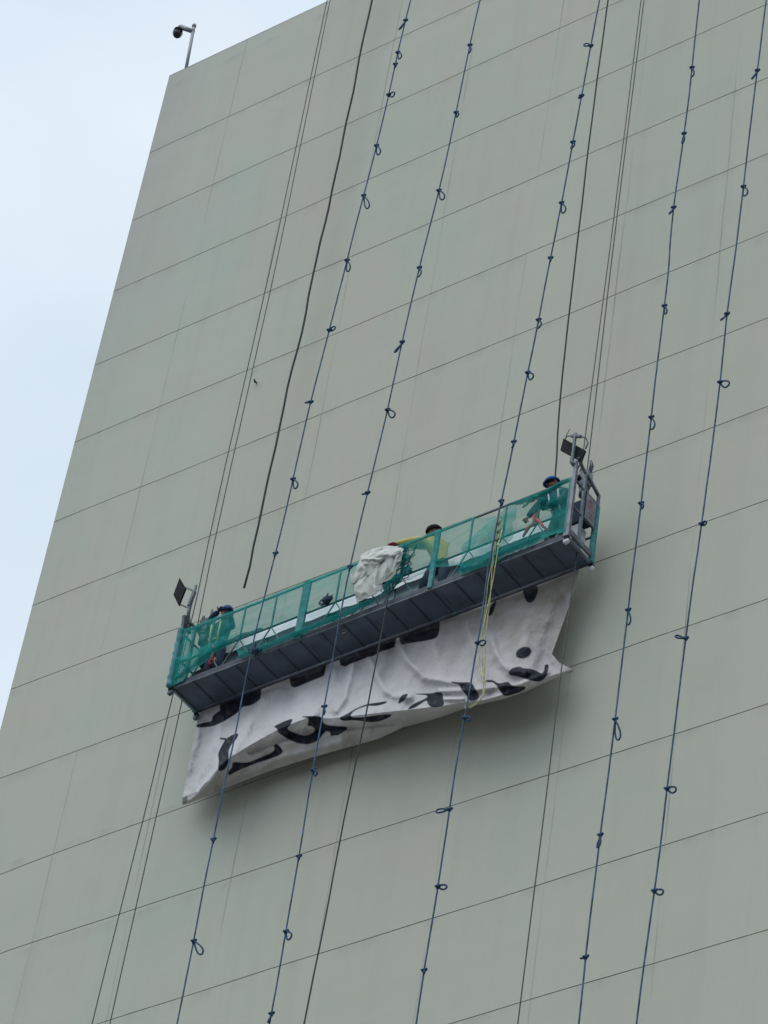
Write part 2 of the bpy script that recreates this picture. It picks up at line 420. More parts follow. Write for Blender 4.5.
# ------------------------------------------------------------------ ropes
def rope_path(pix, d, ext_top=True, ext_bot=True, jit=.004, seed=0, zlast=None):
    P = [Vector(wp(x, y, d)) for x, y in pix]
    if ext_top:
        a, b = P[0], P[min(2, len(P) - 1)]; dz = (ROOF + .75 - a.z); k = (a.x - b.x) / (a.z - b.z)
        P.insert(0, Vector((a.x + k * dz, a.y, a.z + dz)))
    if ext_bot:
        a, b = P[-1], P[max(0, len(P) - 3)]; dz = .2 - a.z; k = (a.x - b.x) / (a.z - b.z) * .5
        P.append(Vector((a.x + k * dz, a.y, .2)))
    z0, z1 = P[0].z, P[-1].z; n = max(12, int((z0 - z1) / .45)); out = []
    zs = [-p.z for p in P]; xs = [p.x for p in P]
    # smooth the measured points a little
    for i in range(n + 1):
        z = z0 + (z1 - z0) * i / n
        x = sum(float(np.interp(-(z + dz_), zs, xs)) for dz_ in (-.8, 0, .8)) / 3 if 0 < i < n else float(np.interp(-z, zs, xs))
        out.append(Vector((x + jit * noise.noise(Vector((z * .9, seed * 7.3, 0))) * 2, P[0].y + jit * 2 * noise.noise(Vector((z * .7, seed * 3.1, 5))), z)))
    return out
def at_rope(path, py, d):
    """point on the rope at photo height py"""
    best = None
    for i in range(len(path) - 1):
        for t in np.linspace(0, 1, 8):
            p = path[i].lerp(path[i + 1], t); q = RW @ (np.array(p) - CAM); y = 512 + F_PX * q[1] / q[2]
            if best is None or abs(y - py) < best[0]: best = (abs(y - py), p)
    return best[1]
def loop_knot(parent, base, p, d, tip, mtl, seed):
    """a knot tied in the rope with its bight left hanging; tip is the bight's reach in photo pixels"""
    rnd = random.Random(seed)
    q = RW @ (np.array(p) - CAM); px, py = 384 + F_PX * q[0] / q[2], 512 + F_PX * q[1] / q[2]
    T = Vector(wp(px + tip[0], py + tip[1], -p.y + .02)) - p
    m = MB(); r = .016
    m.ball(p - base, (.030, .030, .045), 8, 6, .3)
    m.tube([p - base + Vector((math.cos(a) * .034, math.sin(a) * .034, .03 * math.sin(a * .5 + 1))) for a in np.linspace(0, 5.6, 10)], r, 6)
    m.build('knot', mtl, parent)
    if T.length > .05:
        m = MB(); side = T.cross(Vector((0, 1, 0))).normalized(); wd = min(.045, T.length * (.12 + .14 * rnd.random()))
        pts = []
        for a in np.linspace(0, 2 * math.pi, 18):
            s = (1 - math.cos(a)) / 2; wv = math.sin(a) * (s ** .6) * wd * 1.5
            pts.append(p - base + T * s + side * wv + Vector((0, -.02 * math.sin(a), -.03 * s * (1 - s))))
        m.tube(pts, r * .85, 6); m.build('bight', mtl, parent)
def rope(name, label, cat, pix, d, r, mtl, knots=(), kmat=None, group=None, seed=0, **kw):
    path = rope_path(pix, d, seed=seed, **kw); base = path[0].copy()
    root = empty(name, base, label, cat, group)
    m = MB(); m.tube([p - base for p in path], r, 7); m.build('cord', mtl, root)
    for i, (py, tx, ty) in enumerate(knots):
        loop_knot(root, base, at_rope(path, py, d), d, (tx, ty), kmat or mtl, seed * 50 + i)
    return root
BG = 'knotted safety ropes hanging down the facade'
rope('knotted_rope', 'leftmost of the knotted ropes, crossing the cradle near the left worker', 'rope',
     [(411,0),(405,20),(386,107),(366,187),(347,259),(330,329),(310,403),(293,479),(286,511),(274,560),(261,609),(246,672),(243,697),(235,735),(229,766),(217,818),(213,838),(193,943),(177,1023)], 1.22, .0125, M['blue'],
     [(20,-6,9),(52,3,5),(65,0,3),(94,6,-1),(146,3,8),(195,5,12),(261,2,10),(331,6,-3),(403,-5,0),(479,4,8),(553,-1,3),(838,0,3),(943,9,12)], M['navy'], BG, 1)
rope('knotted_rope', 'blue knotted rope crossing the cradle beside the white cloth bundle', 'rope',
     [(480,0),(469,48),(456,113),(439,192),(422,256),(402,341),(388,409),(368,491),(361,520),(349,567),(336,640),(325,706),(312,772),(299,858),(286,931),(271,1016)], 1.22, .0125, M['blue'],
     [(45,0,7),(112,2,3),(190,5,8),(267,0,8),(341,-7,10),(409,7,6),(492,-5,1),(567,-1,3),(706,0,7),(772,4,4),(858,0,3),(931,5,6),(1013,-3,8)], M['navy'], BG, 2)
rope('knotted_rope', 'bright blue knotted rope running beside the thin yellow rope', 'rope',
     [(600,0),(590,47),(582,97),(572,143),(562,205),(550,257),(539,321),(527,374),(514,443),(501,502),(494,531),(487,573),(479,643),(466,705),(456,768),(449,810),(438,888),(424,970),(416,1023)], 1.22, .0135, M['blue'],
     [(47,-6,-2),(97,-3,2),(142,0,5),(203,3,9),(259,0,3),(320,1,7),(374,5,5),(442,-1,5),(503,1,3),(644,8,-1),(718,6,1),(809,-13,1),(888,9,0),(970,0,3)], M['navy'], BG, 3)
rope('knotted_rope', 'blue knotted rope just right of the cradle', 'rope',
     [(699,0),(692,70),(684,137),(672,210),(670,256),(665,306),(655,379),(651,419),(640,511),(628,610),(615,719),(609,768),(599,845),(585,958),(579,1023)], .55, .0135, M['blue'],
     [(68,1,8),(135,-1,9),(209,-4,6),(306,2,7),(418,2,11),(503,2,4),(609,1,14),(720,4,20),(835,-2,12),(958,-5,1)], M['navy'], BG, 4)
rope('knotted_rope', 'blue knotted rope, rightmost of all ropes on the wall', 'rope',
     [(767,-8),(757,72),(743,187),(735,256),(727,313),(720,383),(704,511),(701,525),(685,640),(670,767),(667,790),(654,894),(636,1023)], .55, .0135, M['blue'],
     [(71,-5,8),(186,3,8),(313,-6,6),(382,9,2),(525,5,-2),(640,-10,-3),(789,9,1),(893,9,1)], M['navy'], BG, 5)
WG = 'thin steel hoist wires'
rope('hoist_wire', 'left wire of the close pair running into the left end of the cradle', 'wire rope',
     [(327,0),(273,256),(215,511),(193,615),(190,632),(172,695),(156,768),(92,1023)], .72, .009, M['wire'], group=WG, seed=6, jit=.001)
rope('hoist_wire', 'right wire of the close pair running into the left end of the cradle', 'wire rope',
     [(330,0),(278,256),(221,511),(199,615),(197,630),(182,702),(167,768),(110,1023)], .72, .009, M['wire'], group=WG, seed=7, jit=.001)
rope('hoist_wire', 'left wire of the close pair running into the right end of the cradle', 'wire rope',
     [(641,0),(609,256),(585,436),(580,480)], .72, .009, M['wire'], group=WG, seed=8, jit=.001, ext_bot=False)
rope('hoist_wire', 'right wire of the pair at the right cradle end, continuing below past the banner tip', 'wire rope',
     [(644,0),(612,256),(589,456),(568,621),(559,684),(550,767),(534,891),(518,1023)], .72, .010, M['wire'], group=WG, seed=9, jit=.001)
rope('lifeline', 'thick dark lifeline ending behind the blue helmeted worker at the right end', 'rope',
     [(608,0),(590,133),(576,255),(562,373),(554.5,476),(556,497)], .74, .014, M['black'], seed=10, jit=.003, ext_bot=False)
rope('loose_rope', 'thick dark rope with a crooked loose end above the left half of the cradle', 'rope',
     [(372,0),(344,133),(317.5,256),(297,349),(278,429),(262,511),(257,538),(250,548),(250,560),(248,570),(249,577),(244,588)], .30, .019, M['black'], seed=11, jit=.016, ext_bot=False)
rope('lifeline', 'thin dark rope hanging from the middle of the cradle down past the banner', 'rope',
     [(390,585),(388,596),(379,651),(368,703),(358,755),(343,820),(331,891),(304,1023)], 1.12, .012, M['black'], seed=12, jit=.003, ext_top=False)

def outriggers():
    # the roof beams the hoist wires hang from
    for k, (px, lab) in enumerate(((328.5, 'steel roof outrigger carrying the left pair of hoist wires'), (642.5, 'steel roof outrigger carrying the right pair of hoist wires'))):
        P = [Vector(wp(px, 0, .72)), Vector(wp(px - 54 if k == 0 else px - 32, 256, .72))]
        a, b = P; x = a.x + (a.x - b.x) / (a.z - b.z) * (ROOF + .75 - a.z)
        o = empty('roof_outrigger', (x, 1.0, ROOF - .9), lab, 'roof beam', 'roof outriggers')
        m = MB(); m.bar((0, -1.8, 1.7), (0, 4, 1.7), .1, .14); m.build('beam', M['steel'], o)
        m = MB(); m.bar((0, .1, 0), (0, .1, 1.63), .08); m.bar((0, 3.6, 0), (0, 3.6, 1.63), .08); m.bar((0, .1, 1.7), (0, .1, 2.5), .08)
        m.bar((0, -1.7, 1.77), (0, .1, 2.48), .02); m.bar((0, 3.8, 1.77), (0, .1, 2.48), .02); m.build('support', M['steel'], o)
        m = MB()
        for i in range(4): m.box((-.25, 3.3 + i * .16, .02), (.25, 3.44 + i * .16, .5))
        m.build('counterweight', M['steeld'], o)
outriggers()

# ------------------------------------------------------------------ the suspended cradle
cradle = empty('suspended_cradle', (0, 0, 0), 'long suspended access cradle with grey underside, rails and green netting', 'work platform', frame=PM)
SEC = PL / 3
def build_cradle():
    # deck with its folded underside
    d = MB(); d.box((.03, .045, .0), (PL - .03, PW - .045, .03)); d.build('deck', M['deck'], cradle, .004)
    n = 18
    for i in range(1, n):
        x = PL * i / n; r = MB()
        r.box((x - .012, .05, -.013), (x + .012, PW - .05, -.001))
        r.build('deck_rib', M['rib'], cradle)
        if i % 3 == 0:
            for xx, ya in ((x + .03, .12), (x + .08, .20)):
                r = MB(); r.box((xx, ya, -.010), (xx + .010, ya + .22, -.001)); r.build('scratched_strip', M['steeld'], cradle)
    for y in (.0, PW):
        b = MB(); s = -1 if y == 0 else 1
        b.box((0, y - .022 if y else 0 - .0, -.035), (PL, y + (.0 if y else .022), .0))
        b.build('bottom_beam', M['steeld'] if y == 0 else M['rib'], cradle, .003)
        k = MB(); k.box((0, y - .018 if y else .0, .004), (PL, y if y else .018, .085)); k.build('toe_beam', M['rib'], cradle, .003)
    for x in (.0, PL - .04):
        e = MB(); e.box((x, .023, -.035), (x + .04, PW - .023, -.0)); e.build('end_beam', M['steel'], cradle, .003)
    # guard frames, one per 2.5 m bay and side
    for side, y in (('f', .0), ('b', PW)):
        top = 1.2; mid = .53
        for s in range(3):
            x0, x1 = s * SEC, (s + 1) * SEC; fr = MB(); yy = y + (.02 if side == 'f' else -.02)
            fr.tube([(x0 + .02, yy, top), (x1 - .02, yy, top)], .019, 8)
            fr.build('top_rail', M['railg'] if (s == 2 and side == 'f') else M['rail'], cradle)
            fr = MB(); fr.tube([(x0 + .02, yy, mid), (x1 - .02, yy, mid)], .018, 8); fr.build('mid_rail', M['rail'], cradle)
            for j in range(1, 4):
                x = x0 + SEC * j / 4; fr = MB(); fr.bar((x, yy, mid + .0), (x, yy, top), .024); fr.build('baluster', M['rail'], cradle)
                for sg in (-1, 1):
                    fr = MB(); fr.bar((x, yy, mid), (x + sg * SEC * .11, yy, .08), .017); fr.build('brace', M['rail'] if j != 2 else M['steeld'], cradle)
        for s in range(4):
            x = min(max(s * SEC, .03), PL - .03)
            p = MB()
            wdt = .068 if s == 1 else .042 if s == 2 else .05
            p.box((x - wdt, y - (.03 if side == 'f' else .02), .0), (x + wdt * (1 if 0 < s < 3 else .2) if s else x + .03, y + (.02 if side == 'f' else .03), 1.205))
            p.build('bay_post', (M['teal'] if (side == 'f' and s != 3) or s in (1, 2) else M['steel']) if not (side == 'b' and s == 3) else M['teal'], cradle, .005)
    # end guards and hoist stirrups
    for x, sg in ((.03, -1), (PL - .03, 1)):
        xx = x + sg * .035; f = MB()
        for zz, hh in ((.62, .03), (1.15, .03), (.1, .1)):
            f = MB(); f.bar((xx, .036, zz), (xx, PW - .075, zz), .03, hh); f.build('end_rail', M['steel'], cradle, .003)
        f = MB(); h = 1.50
        f.bar((xx, -.02, -.03), (xx, -.02, 1.35), .058); f.bar((xx, -.02, 1.35), (xx, -.04, h), .055)
        f.build('stirrup_post', M['steel'] if sg > 0 else M['steeld'], cradle, .004)
        f = MB(); f.bar((xx, .26, .05), (xx, .24, 1.50), .045); f.bar((xx, .24, 1.48), (xx, .0, 1.62 if sg > 0 else 1.45), .04); f.build('stirrup_post', M['steel'], cradle, .004)
        f = MB(); f.bar((xx, PW - .04, 1.12), (xx, PW - .04, 1.36), .045); f.bar((xx, PW - .04, 1.34), (xx, .28, 1.50), .045); f.build('stirrup_post', M['steel'], cradle, .004)
        f = MB(); f.bar((xx, PW - .04, -.02), (xx, PW - .04, 1.12), .065); f.build('stirrup_post', M['teal'], cradle, .004)
    # hoists
    def hoist(x, sg, mtl):
        h = MB(); c = (x, .38, 1.52)
        h.box((x - .085, .30, 1.40), (x + .085, .46, 1.66)); o = h.build('hoist', mtl, cradle, .012)
        h = MB(); h.tube([(x, .38, 1.36), (x, .38, 1.18)], .075, 14); h.tube([(x, .38, 1.39), (x, .38, 1.36)], .09, 14); h.build('motor', M['steeld'], o)
        for dx, dz in ((-.07, .13), (.07, .2)):
            h = MB(); h.tube([(x + dx, .38, 1.64), (x + dx * 1.3, .38, 1.68 + dz * .5), (x + dx * 1.1, .36, 1.68 + dz)], [.03, .035, .02], 8); h.build('rope_guide', M['steeld'], o)
        h = MB(); h.tube([(x - .06, .29, 1.5), (x - .06, .26, 1.5)], .05, 14); h.build('brake_cap', M['dark'], o)
    hoist(PL - .10, 1, M['grey']); hoist(.10, -1, M['steeld'])
    # control cabinet and sign board on the right end
    b = MB(); b.box((PL + .028, .29, .60), (PL + .043, PW - .12, 1.10)); sb = b.build('sign_board', M['board'], cradle, .004)
    k = MB(); rnd = random.Random(4)
    for (y0, z0, y1, z1) in ((.40,1.02,.52,1.06),(.42,.95,.50,.99),(.39,.86,.44,.93),(.46,.87,.53,.92),(.41,.78,.52,.81),(.43,.71,.50,.74)):
        k.box((PL + .0435, y0 - .04, z0 - .03), (PL + .046, y1 - .04, z1 - .03))
    k.build('red_lettering', M['red'], sb)
    b = MB(); b.box((PL - .34, .40, .70), (PL - .06, PW - .06, 1.15)); cb = b.build('control_cabinet', M['navyc'], cradle, .01)
    b = MB(); b.box((PL - .30, .37, .36), (PL - .12, .58, .62)); b.build('junction_box', M['white'], cradle, .01)
    b = MB(); b.box((.08, .36, .75), (.34, PW - .06, 1.2)); b.build('control_cabinet', M['navyc'], cradle, .01)
    # casters under the four corners
    for x in (.0, PL - .03):
        for y in (-.01, PW + .0):
            c = MB(); c.box((x - .02, y - .03, -.075), (x + .05, y + .03, -.036)); o = c.build('caster', M['dark'], cradle, .004)
            c = MB(); c.tube([(x + .015, y - .02, -.115), (x + .015, y + .02, -.115)], .052, 14); c.build('wheel', M['white'] if x > 1 else M['steeld'], o)
    # coupling plates below the middle posts
    for s in (1, 2):
        c = MB(); c.box((s * SEC - .09, -.006, -.03), (s * SEC + .09, -.0005, .0)); c.build('coupling_plate', M['steeld'], cradle)
    c = MB(); q = Vector(loc(344, 631, 2, -.06)); c.tube([q + Vector((.045 * math.cos(a), 0, .045 * math.sin(a))) for a in np.linspace(0, 6.283, 16)[:-1]], .009, 6, closed=True); c.build('ring', M['grey'], cradle)
build_cradle()

def quad_panel(name, px4, planey, mtl, parent, th=.035, local=True):
    """a flat plate whose four corners were measured"""
    P = [Vector(loc(x, y, 1, planey)) for x, y in px4]; n = Vector((0, 1, 0))
    m = MB(); vs = P + [p + n * th for p in P]
    m.add(vs, [(0,1,2,3),(7,6,5,4),(0,4,5,1),(1,5,6,2),(2,6,7,3),(3,7,4,0)])
    return m.build(name, mtl, parent, .004)
def lamps():
    # right
    pn = quad_panel('flood_panel', [(563.3,438.2),(585.2,450.2),(580.8,461.2),(560.2,450.0)], .02, M['dark'], cradle)
    L_ = lambda x, y, yy: Vector(loc(x, y, 1, yy))
    m = MB(); m.tube([Vector((PL + .0, -.03, 1.42)), L_(571.8, 462, -.03), L_(573.2, 452, -.03), L_(575.5, 433.5, -.03)], [.045, .036, .026, .028], 8)
    m.bar(L_(571.5, 436, -.03), L_(581, 436.5, -.03), .04); m.tube([L_(581, 436.5, -.03), L_(586, 438, -.02), L_(588, 443, 0), L_(585.5, 449, .02)], .012, 6)
    m.tube([L_(572, 436, -.03), L_(567, 436, -.02), L_(564, 441, .03)], .010, 6)
    m.build('panel_bracket', M['steeld'], cradle)
    m = MB(); m.tube([L_(566, 436, .02), L_(570, 429, .02)], .006, 5); m.tube([L_(583, 459, .04), L_(577, 470, .04), L_(573, 476, .0)], .012, 6); m.build('cable', M['rubber'], cradle)
    # left
    quad_panel('flood_panel', [(179.3,577.8),(185.4,588.2),(178.4,605.4),(173.2,594.7)], .0, M['dark'], cradle)
    m = MB(); m.tube([L_(196.2, 585.5, .05), L_(190, 606, .05), L_(184.5, 632, .0)], [.022, .030, .024], 8)
    m.bar(L_(184.5, 587, .03), L_(193.6, 591, .05), .022); m.bar(L_(179, 604, .03), L_(188.5, 608, .05), .022); m.bar(L_(189, 606, .03), L_(194.5, 592, .03), .05)
    m.build('panel_bracket', M['steeld'], cradle)
    m = MB(); m.tube([L_(189, 633, .2), L_(188.5, 622, .2), L_(189, 616, .2)], [.04, .035, .02], 7); m.build('rope_guide', M['steeld'], cradle)
lamps()

# ------------------------------------------------------------------ grids
def grid_mesh(name, P, mats, parent=None, attrs=None, thick=0, world=False, close=False):
    """P: (nu, nv, 3) array"""
    nu, nv = P.shape[:2]; idx = np.arange(nu * nv).reshape(nu, nv)
    f = np.stack([idx[:-1, :-1], idx[1:, :-1], idx[1:, 1:], idx[:-1, 1:]], -1).reshape(-1, 4)
    me = bpy.data.meshes.new(name); me.from_pydata(P.reshape(-1, 3).tolist(), [], f.tolist())
    me.polygons.foreach_set('use_smooth', [True] * len(f))
    for m in (mats if isinstance(mats, list) else [mats]): me.materials.append(m)
    for k, a in (attrs or {}).items():
        at = me.attributes.new(k, 'FLOAT', 'POINT'); at.data.foreach_set('value', np.ascontiguousarray(a.reshape(-1), dtype=np.float32))
    o = bpy.data.objects.new(name, me); scn.collection.objects.link(o)
    if parent: o.parent = parent
    if thick: sm = o.modifiers.new('thickness', 'SOLIDIFY'); sm.thickness = thick; sm.offset = 0
    return o
def fbm(x, y, z, oct=3):
    return noise.fractal(Vector((x, y, z)), .7, 2.0, oct)
def inpoly(px, py, poly):
    """signed coverage of polygon, soft edge of about half a pixel, vectorised"""
    poly = np.array(poly, float); n = len(poly); ins = np.zeros(px.shape, bool); dist = np.full(px.shape, 1e9)
    for i in range(n):
        x0, y0 = poly[i]; x1, y1 = poly[(i + 1) % n]
        c = ((y0 > py) != (y1 > py)); xi = (x1 - x0) * (py - y0) / ((y1 - y0) if y1 != y0 else 1e-9) + x0
        ins ^= c & (px < xi)
        dx, dy = x1 - x0, y1 - y0; t = np.clip(((px - x0) * dx + (py - y0) * dy) / (dx * dx + dy * dy + 1e-12), 0, 1)
        dist = np.minimum(dist, np.hypot(px - x0 - t * dx, py - y0 - t * dy))
    sd = np.where(ins, dist, -dist)
    return np.clip(sd / .7 + .5, 0, 1)

# ------------------------------------------------------------------ the banner
def banner():
    NU = 620
    x_top = np.linspace(.0, 7.20, NU)
    def proj(P):
        q = (np.array(P) - CAM) @ RW.T; return 384 + F_PX * q[..., 0] / q[..., 2], 512 + F_PX * q[..., 1] / q[..., 2]
    BY = PW + .055
    railtop = np.array([lw((x, BY - .02, 1.20)) for x in x_top]); backb = np.array([lw((x, BY, -.02)) for x in x_top])
    bx, by = proj(backb)
    ridge = [(183,798),(198,791),(206,782),(218,767.5),(231,757),(242,750),(252,744),(277,730),(309,717),(330,718.5),(349,716.5),(369,714),(408,710),(445,705.5),(466,702),(485,700),(504,694.5),(524,688),(547,677.5),(572,669.5)]
    bottom = [(181,806),(190,803),(205,797),(220,790),(275,769),(320,755),(378,739),(404,727),(439,718),(469,707),(504,699),(528,690.5),(550,680.5),(573.5,671)]
    s = np.linspace(0, 1, NU)
    # the side edges pull in as the cloth hangs
    topx = bx; rx = 182.5 + (573 - 182.5) * s ** 1.0; 
    lean = np.interp(s, [0, 1], [0, 1])
    ry = np.interp(rx, [p[0] for p in ridge], [p[1] for p in ridge]); qy = np.interp(rx, [p[0] for p in bottom], [p[1] for p in bottom])
    nA, nB, nC = 40, 170, 60
    rows_px = []; rows_py = []; rows_d = []; kindA = []
    P = np.zeros((NU, nA + nB + nC, 3)); PX = np.zeros((NU, nA + nB + nC)); PY = PX.copy(); DD = PX.copy(); TT = PX.copy()
    # A: from the rail down to the deck, in metres
    for j in range(nA):
        t = j / nA; P[:, j] = railtop * (1 - t) + backb * t
    arch = [(PW - .075, 1.02), (PW - .062, 1.12), (PW - .055, 1.20), (PW - .02, 1.238), (PW + .03, 1.235), (BY - .02, 1.20)]
    for j in range(10):
        yy = np.interp(j / 10 * 5, range(6), [a[0] for a in arch]); zz = np.interp(j / 10 * 5, range(6), [a[1] for a in arch])
        for i in range(NU): P[i, j] = lw((x_top[i], yy, zz - (.05 * abs(noise.noise(Vector((x_top[i] * 2.5, 3, 3)))) if j < 3 else 0)))
    for j in range(nA): PX[:, j], PY[:, j] = proj(P[:, j])
    dback = -backb[:, 1]
    # B: deck -> ridge ; concave right edge between
    for j in range(nB):
        t = j / nB
        edge = np.interp(t, [0, .3, .84, .93, 1], [0, 6, 22, 14, 0]) * np.clip((s - .86) / .14, 0, 1) ** 1.5
        PX[:, nA + j] = topx * (1 - t) + rx * t - edge
        PY[:, nA + j] = by * (1 - t) + ry * t
        bulge = .42 * t ** 1.3
        DD[:, nA + j] = dback + bulge * np.clip(np.minimum(s / .08, (1 - s) / .12), .25, 1)
        TT[:, nA + j] = t
    for j in range(nC):
        t = j / (nC - 1)
        PX[:, nA + nB + j] = rx; PY[:, nA + nB + j] = ry * (1 - t) + qy * t
        rd = dback + .42 * np.clip(np.minimum(s / .08, (1 - s) / .12), .25, 1)
        DD[:, nA + nB + j] = rd - (.50 * np.clip(np.minimum(s / .1, (1 - s) / .35), .15, 1)) * t
        TT[:, nA + nB + j] = 1 + t
    # creases: swags hanging from the rail (photo positions, height in m, half width px)
    cre = [([(397,640),(399,645),(408,661),(424,677),(437,680),(451,682),(470,684)], .10, 4.5),
           ([(367,650),(370,660),(377,675),(385,690),(394,696),(410,697)], .07, 4),
           ([(355,655),(351,672),(344,698),(336,710)], .09, 4),
           ([(465,612),(468,630),(476,655),(484,680)], .05, 5),
           ([(492,640),(497,655),(503,665),(513,672),(530,672)], .09, 4.5),
           ([(392,640),(391,660),(386,680)], -.04, 5),
           ([(300,690),(296,715),(285,728)], .05, 6), ([(335,672),(328,700),(310,716)], .05, 5),
           ([(262,700),(250,722),(232,752)], .08, 6), ([(222,715),(214,745),(192,793)], .07, 5), ([(207,722),(200,750),(188,790)], -.05, 4),
           ([(560,600),(548,640),(540,668)], -.06, 6), ([(530,610),(524,640),(516,668)], .06, 7),
           ([(198,792),(212,776),(222,764)], .06, 2.5), ([(190,800),(203,791),(216,775),(219,769)], .07, 2.2),
           ([(440,691),(470,690),(520,684),(548,672)], .07, 3), ([(445,699),(463,699)], .05, 2), ([(250,752),(300,733),(345,728),(400,722)], -.05, 3),
           ([(230,780),(280,758),(340,742)], .04, 4), ([(430,620),(436,650),(440,676)], .04, 6)]
    disp = np.zeros_like(PX)
    for pl, amp, wd in cre:
        dist = np.full(PX.shape, 1e9)
        for (x0, y0), (x1, y1) in zip(pl[:-1], pl[1:]):
            dx, dy = x1 - x0, y1 - y0; t = np.clip(((PX - x0) * dx + (PY - y0) * dy) / (dx * dx + dy * dy), 0, 1)
            dist = np.minimum(dist, np.hypot(PX - x0 - t * dx, PY - y0 - t * dy))
        disp += 1.35 * amp * np.exp(-(dist / wd) ** 2)
    # broad billows and fine wrinkles
    for i in range(NU):
        for j in range(nA, nA + nB + nC):
            x, y = PX[i, j], PY[i, j]
            disp[i, j] += .085 * noise.noise(Vector((x * .045, y * .018, 1))) + .030 * noise.noise(Vector((x * .11 + y * .04, y * .07, 3))) + .010 * noise.noise(Vector((x * .35, y * .25, 9)))
    fade = np.clip(TT / .12, 0, 1) * np.clip((2.05 - TT) / .2, .3, 1); disp *= fade
    for j in range(nA, nA + nB + nC):
        d = np.maximum(DD[:, j] + disp[:, j], .03)
        for i in range(NU): P[i, j] = wp(PX[i, j], PY[i, j], d[i])
    # slack of the part behind the rail
    for i in range(NU):
        for j in range(12, nA):
            P[i, j, 1] += .025 * noise.noise(Vector((x_top[i] * 3.2, j * .05, 2)))
    # ---- the print, plus ragged black filled in along the deck edge
    c4 = lambda pts: [(160 + x / 3.491, 640 + y / 3.491) for x, y in pts]
    c6 = lambda pts: [(440 + x / 5.12, 580 + y / 5.12) for x, y in pts]
    c7 = lambda pts: [(330 + x / 5.12, 620 + y / 5.12) for x, y in pts]
    c8 = lambda pts: [(165 + x / 7.316, 680 + y / 7.316) for x, y in pts]
    chk = lambda p: [q for a, b in zip(p, p[1:] + p[:1]) for q in ((a[0]*.78+b[0]*.22, a[1]*.78+b[1]*.22), (a[0]*.22+b[0]*.78, a[1]*.22+b[1]*.78))]
    polys = [c8([(400,420),(445,425),(450,430),(490,400),(542,388),(525,430),(480,480),(462,530),(468,600),(440,655),(400,668),(386,650),(395,590),(386,540),(410,490),(432,450),(440,438),(405,435)]),
        c4([(252,424),(300,430),(340,415),(402,388),(396,366),(410,361),(434,392),(400,410),(330,432),(270,457),(240,474),(236,462),(252,445)]),
        c4([(395,302),(430,285),(466,272),(455,298),(442,310),(470,325),(500,334),(528,330),(545,312),(528,300),(514,300),(520,272),(497,270),(497,266),(566,264),(568,292),(600,300),(656,302),(650,315),(615,337),(590,320),(578,316),(555,350),(520,365),(480,361),(440,342),(412,324),(410,310)]),
        c7([(45,500),(80,485),(120,460),(185,430),(250,422),(292,414),(290,426),(240,441),(190,438),(130,461),(105,485),(110,500),(180,497),(240,487),(322,480),(300,502),(250,520),(200,525),(130,512),(60,518)]),
        c7([(348,420),(365,385),(402,374),(388,405),(352,432)]),
        c7([(392,462),(420,432),(495,400),(500,385),(440,381),(440,377),(530,375),(545,366),(577,374),(580,405),(587,440),(520,450),(500,430),(495,408),(440,448)]),
        c7([(0,540),(30,552),(92,548),(62,572),(20,594),(0,592)]),
        c6([(55,519),(100,524),(160,522),(182,560),(205,592),(190,617),(150,622),(135,590),(108,560),(98,535),(60,528)]),
        c6([(230,513),(270,511),(300,532),(350,518),(370,545),(440,543),(436,560),(400,578),(330,598),(310,572),(290,541),(270,523),(240,523)]),
        c6([(350,470),(370,450),(410,442),(425,452),(470,455),(500,468),(522,480),(535,460),(535,434),(559,431),(551,480),(540,502),(510,523),(470,516),(430,504),(380,490),(355,488)]),
        c6([(428 + 40 * math.cos(a), 372 + 30 * math.sin(a) - 8 * math.cos(a)) for a in np.linspace(0, 6.28, 16)[:-1]]),
        c6([(418,40),(505,20),(496,85),(470,119),(440,112)]), c6([(245,185),(258,130),(295,100),(272,165),(262,182)]),
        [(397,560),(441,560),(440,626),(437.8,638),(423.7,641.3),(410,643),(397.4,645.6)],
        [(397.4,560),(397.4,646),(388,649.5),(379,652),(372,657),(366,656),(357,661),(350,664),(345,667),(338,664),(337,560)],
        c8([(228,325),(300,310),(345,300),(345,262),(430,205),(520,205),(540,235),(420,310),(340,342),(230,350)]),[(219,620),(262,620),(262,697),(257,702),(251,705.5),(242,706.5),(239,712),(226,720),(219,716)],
        c4([(450,130),(455,-60),(578,-60),(580,122),(555,132),(520,146),(460,172)]), c4([(630,75),(635,-60),(745,-60),(745,52),(700,70),(640,92)])]
    ink_and_dark = np.zeros_like(PX)
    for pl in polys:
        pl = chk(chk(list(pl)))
        ink_and_dark = np.maximum(ink_and_dark, inpoly(PX, PY, pl))
    ink_and_dark[:, :nA - 9] = 0
    ink_and_dark *= np.vectorize(lambda x, y: 1 - .12 * max(0, noise.noise(Vector((x * .2, y * .2, 0)))))(PX, PY)
    S_ = np.repeat(s[:, None], PX.shape[1], 1)
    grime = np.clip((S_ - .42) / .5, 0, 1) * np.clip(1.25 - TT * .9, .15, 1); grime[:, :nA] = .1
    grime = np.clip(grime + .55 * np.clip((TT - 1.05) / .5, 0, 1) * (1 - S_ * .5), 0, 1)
    lightened = np.zeros_like(PX); lightened[:, :nA - 9] = .9  # same vinyl: brighter light put into its colour behind the rail
    base = lw((3.7, BY, -.9)); Pm = P - base
    o = grid_mesh('banner', Pm, M['banner'], attrs={'ink_and_dark': ink_and_dark, 'grime': grime, 'lightened': lightened}); o.location = base
    tag(o, 'crumpled off white banner with broken black lettering hanging folded under the cradle', 'banner')
banner()

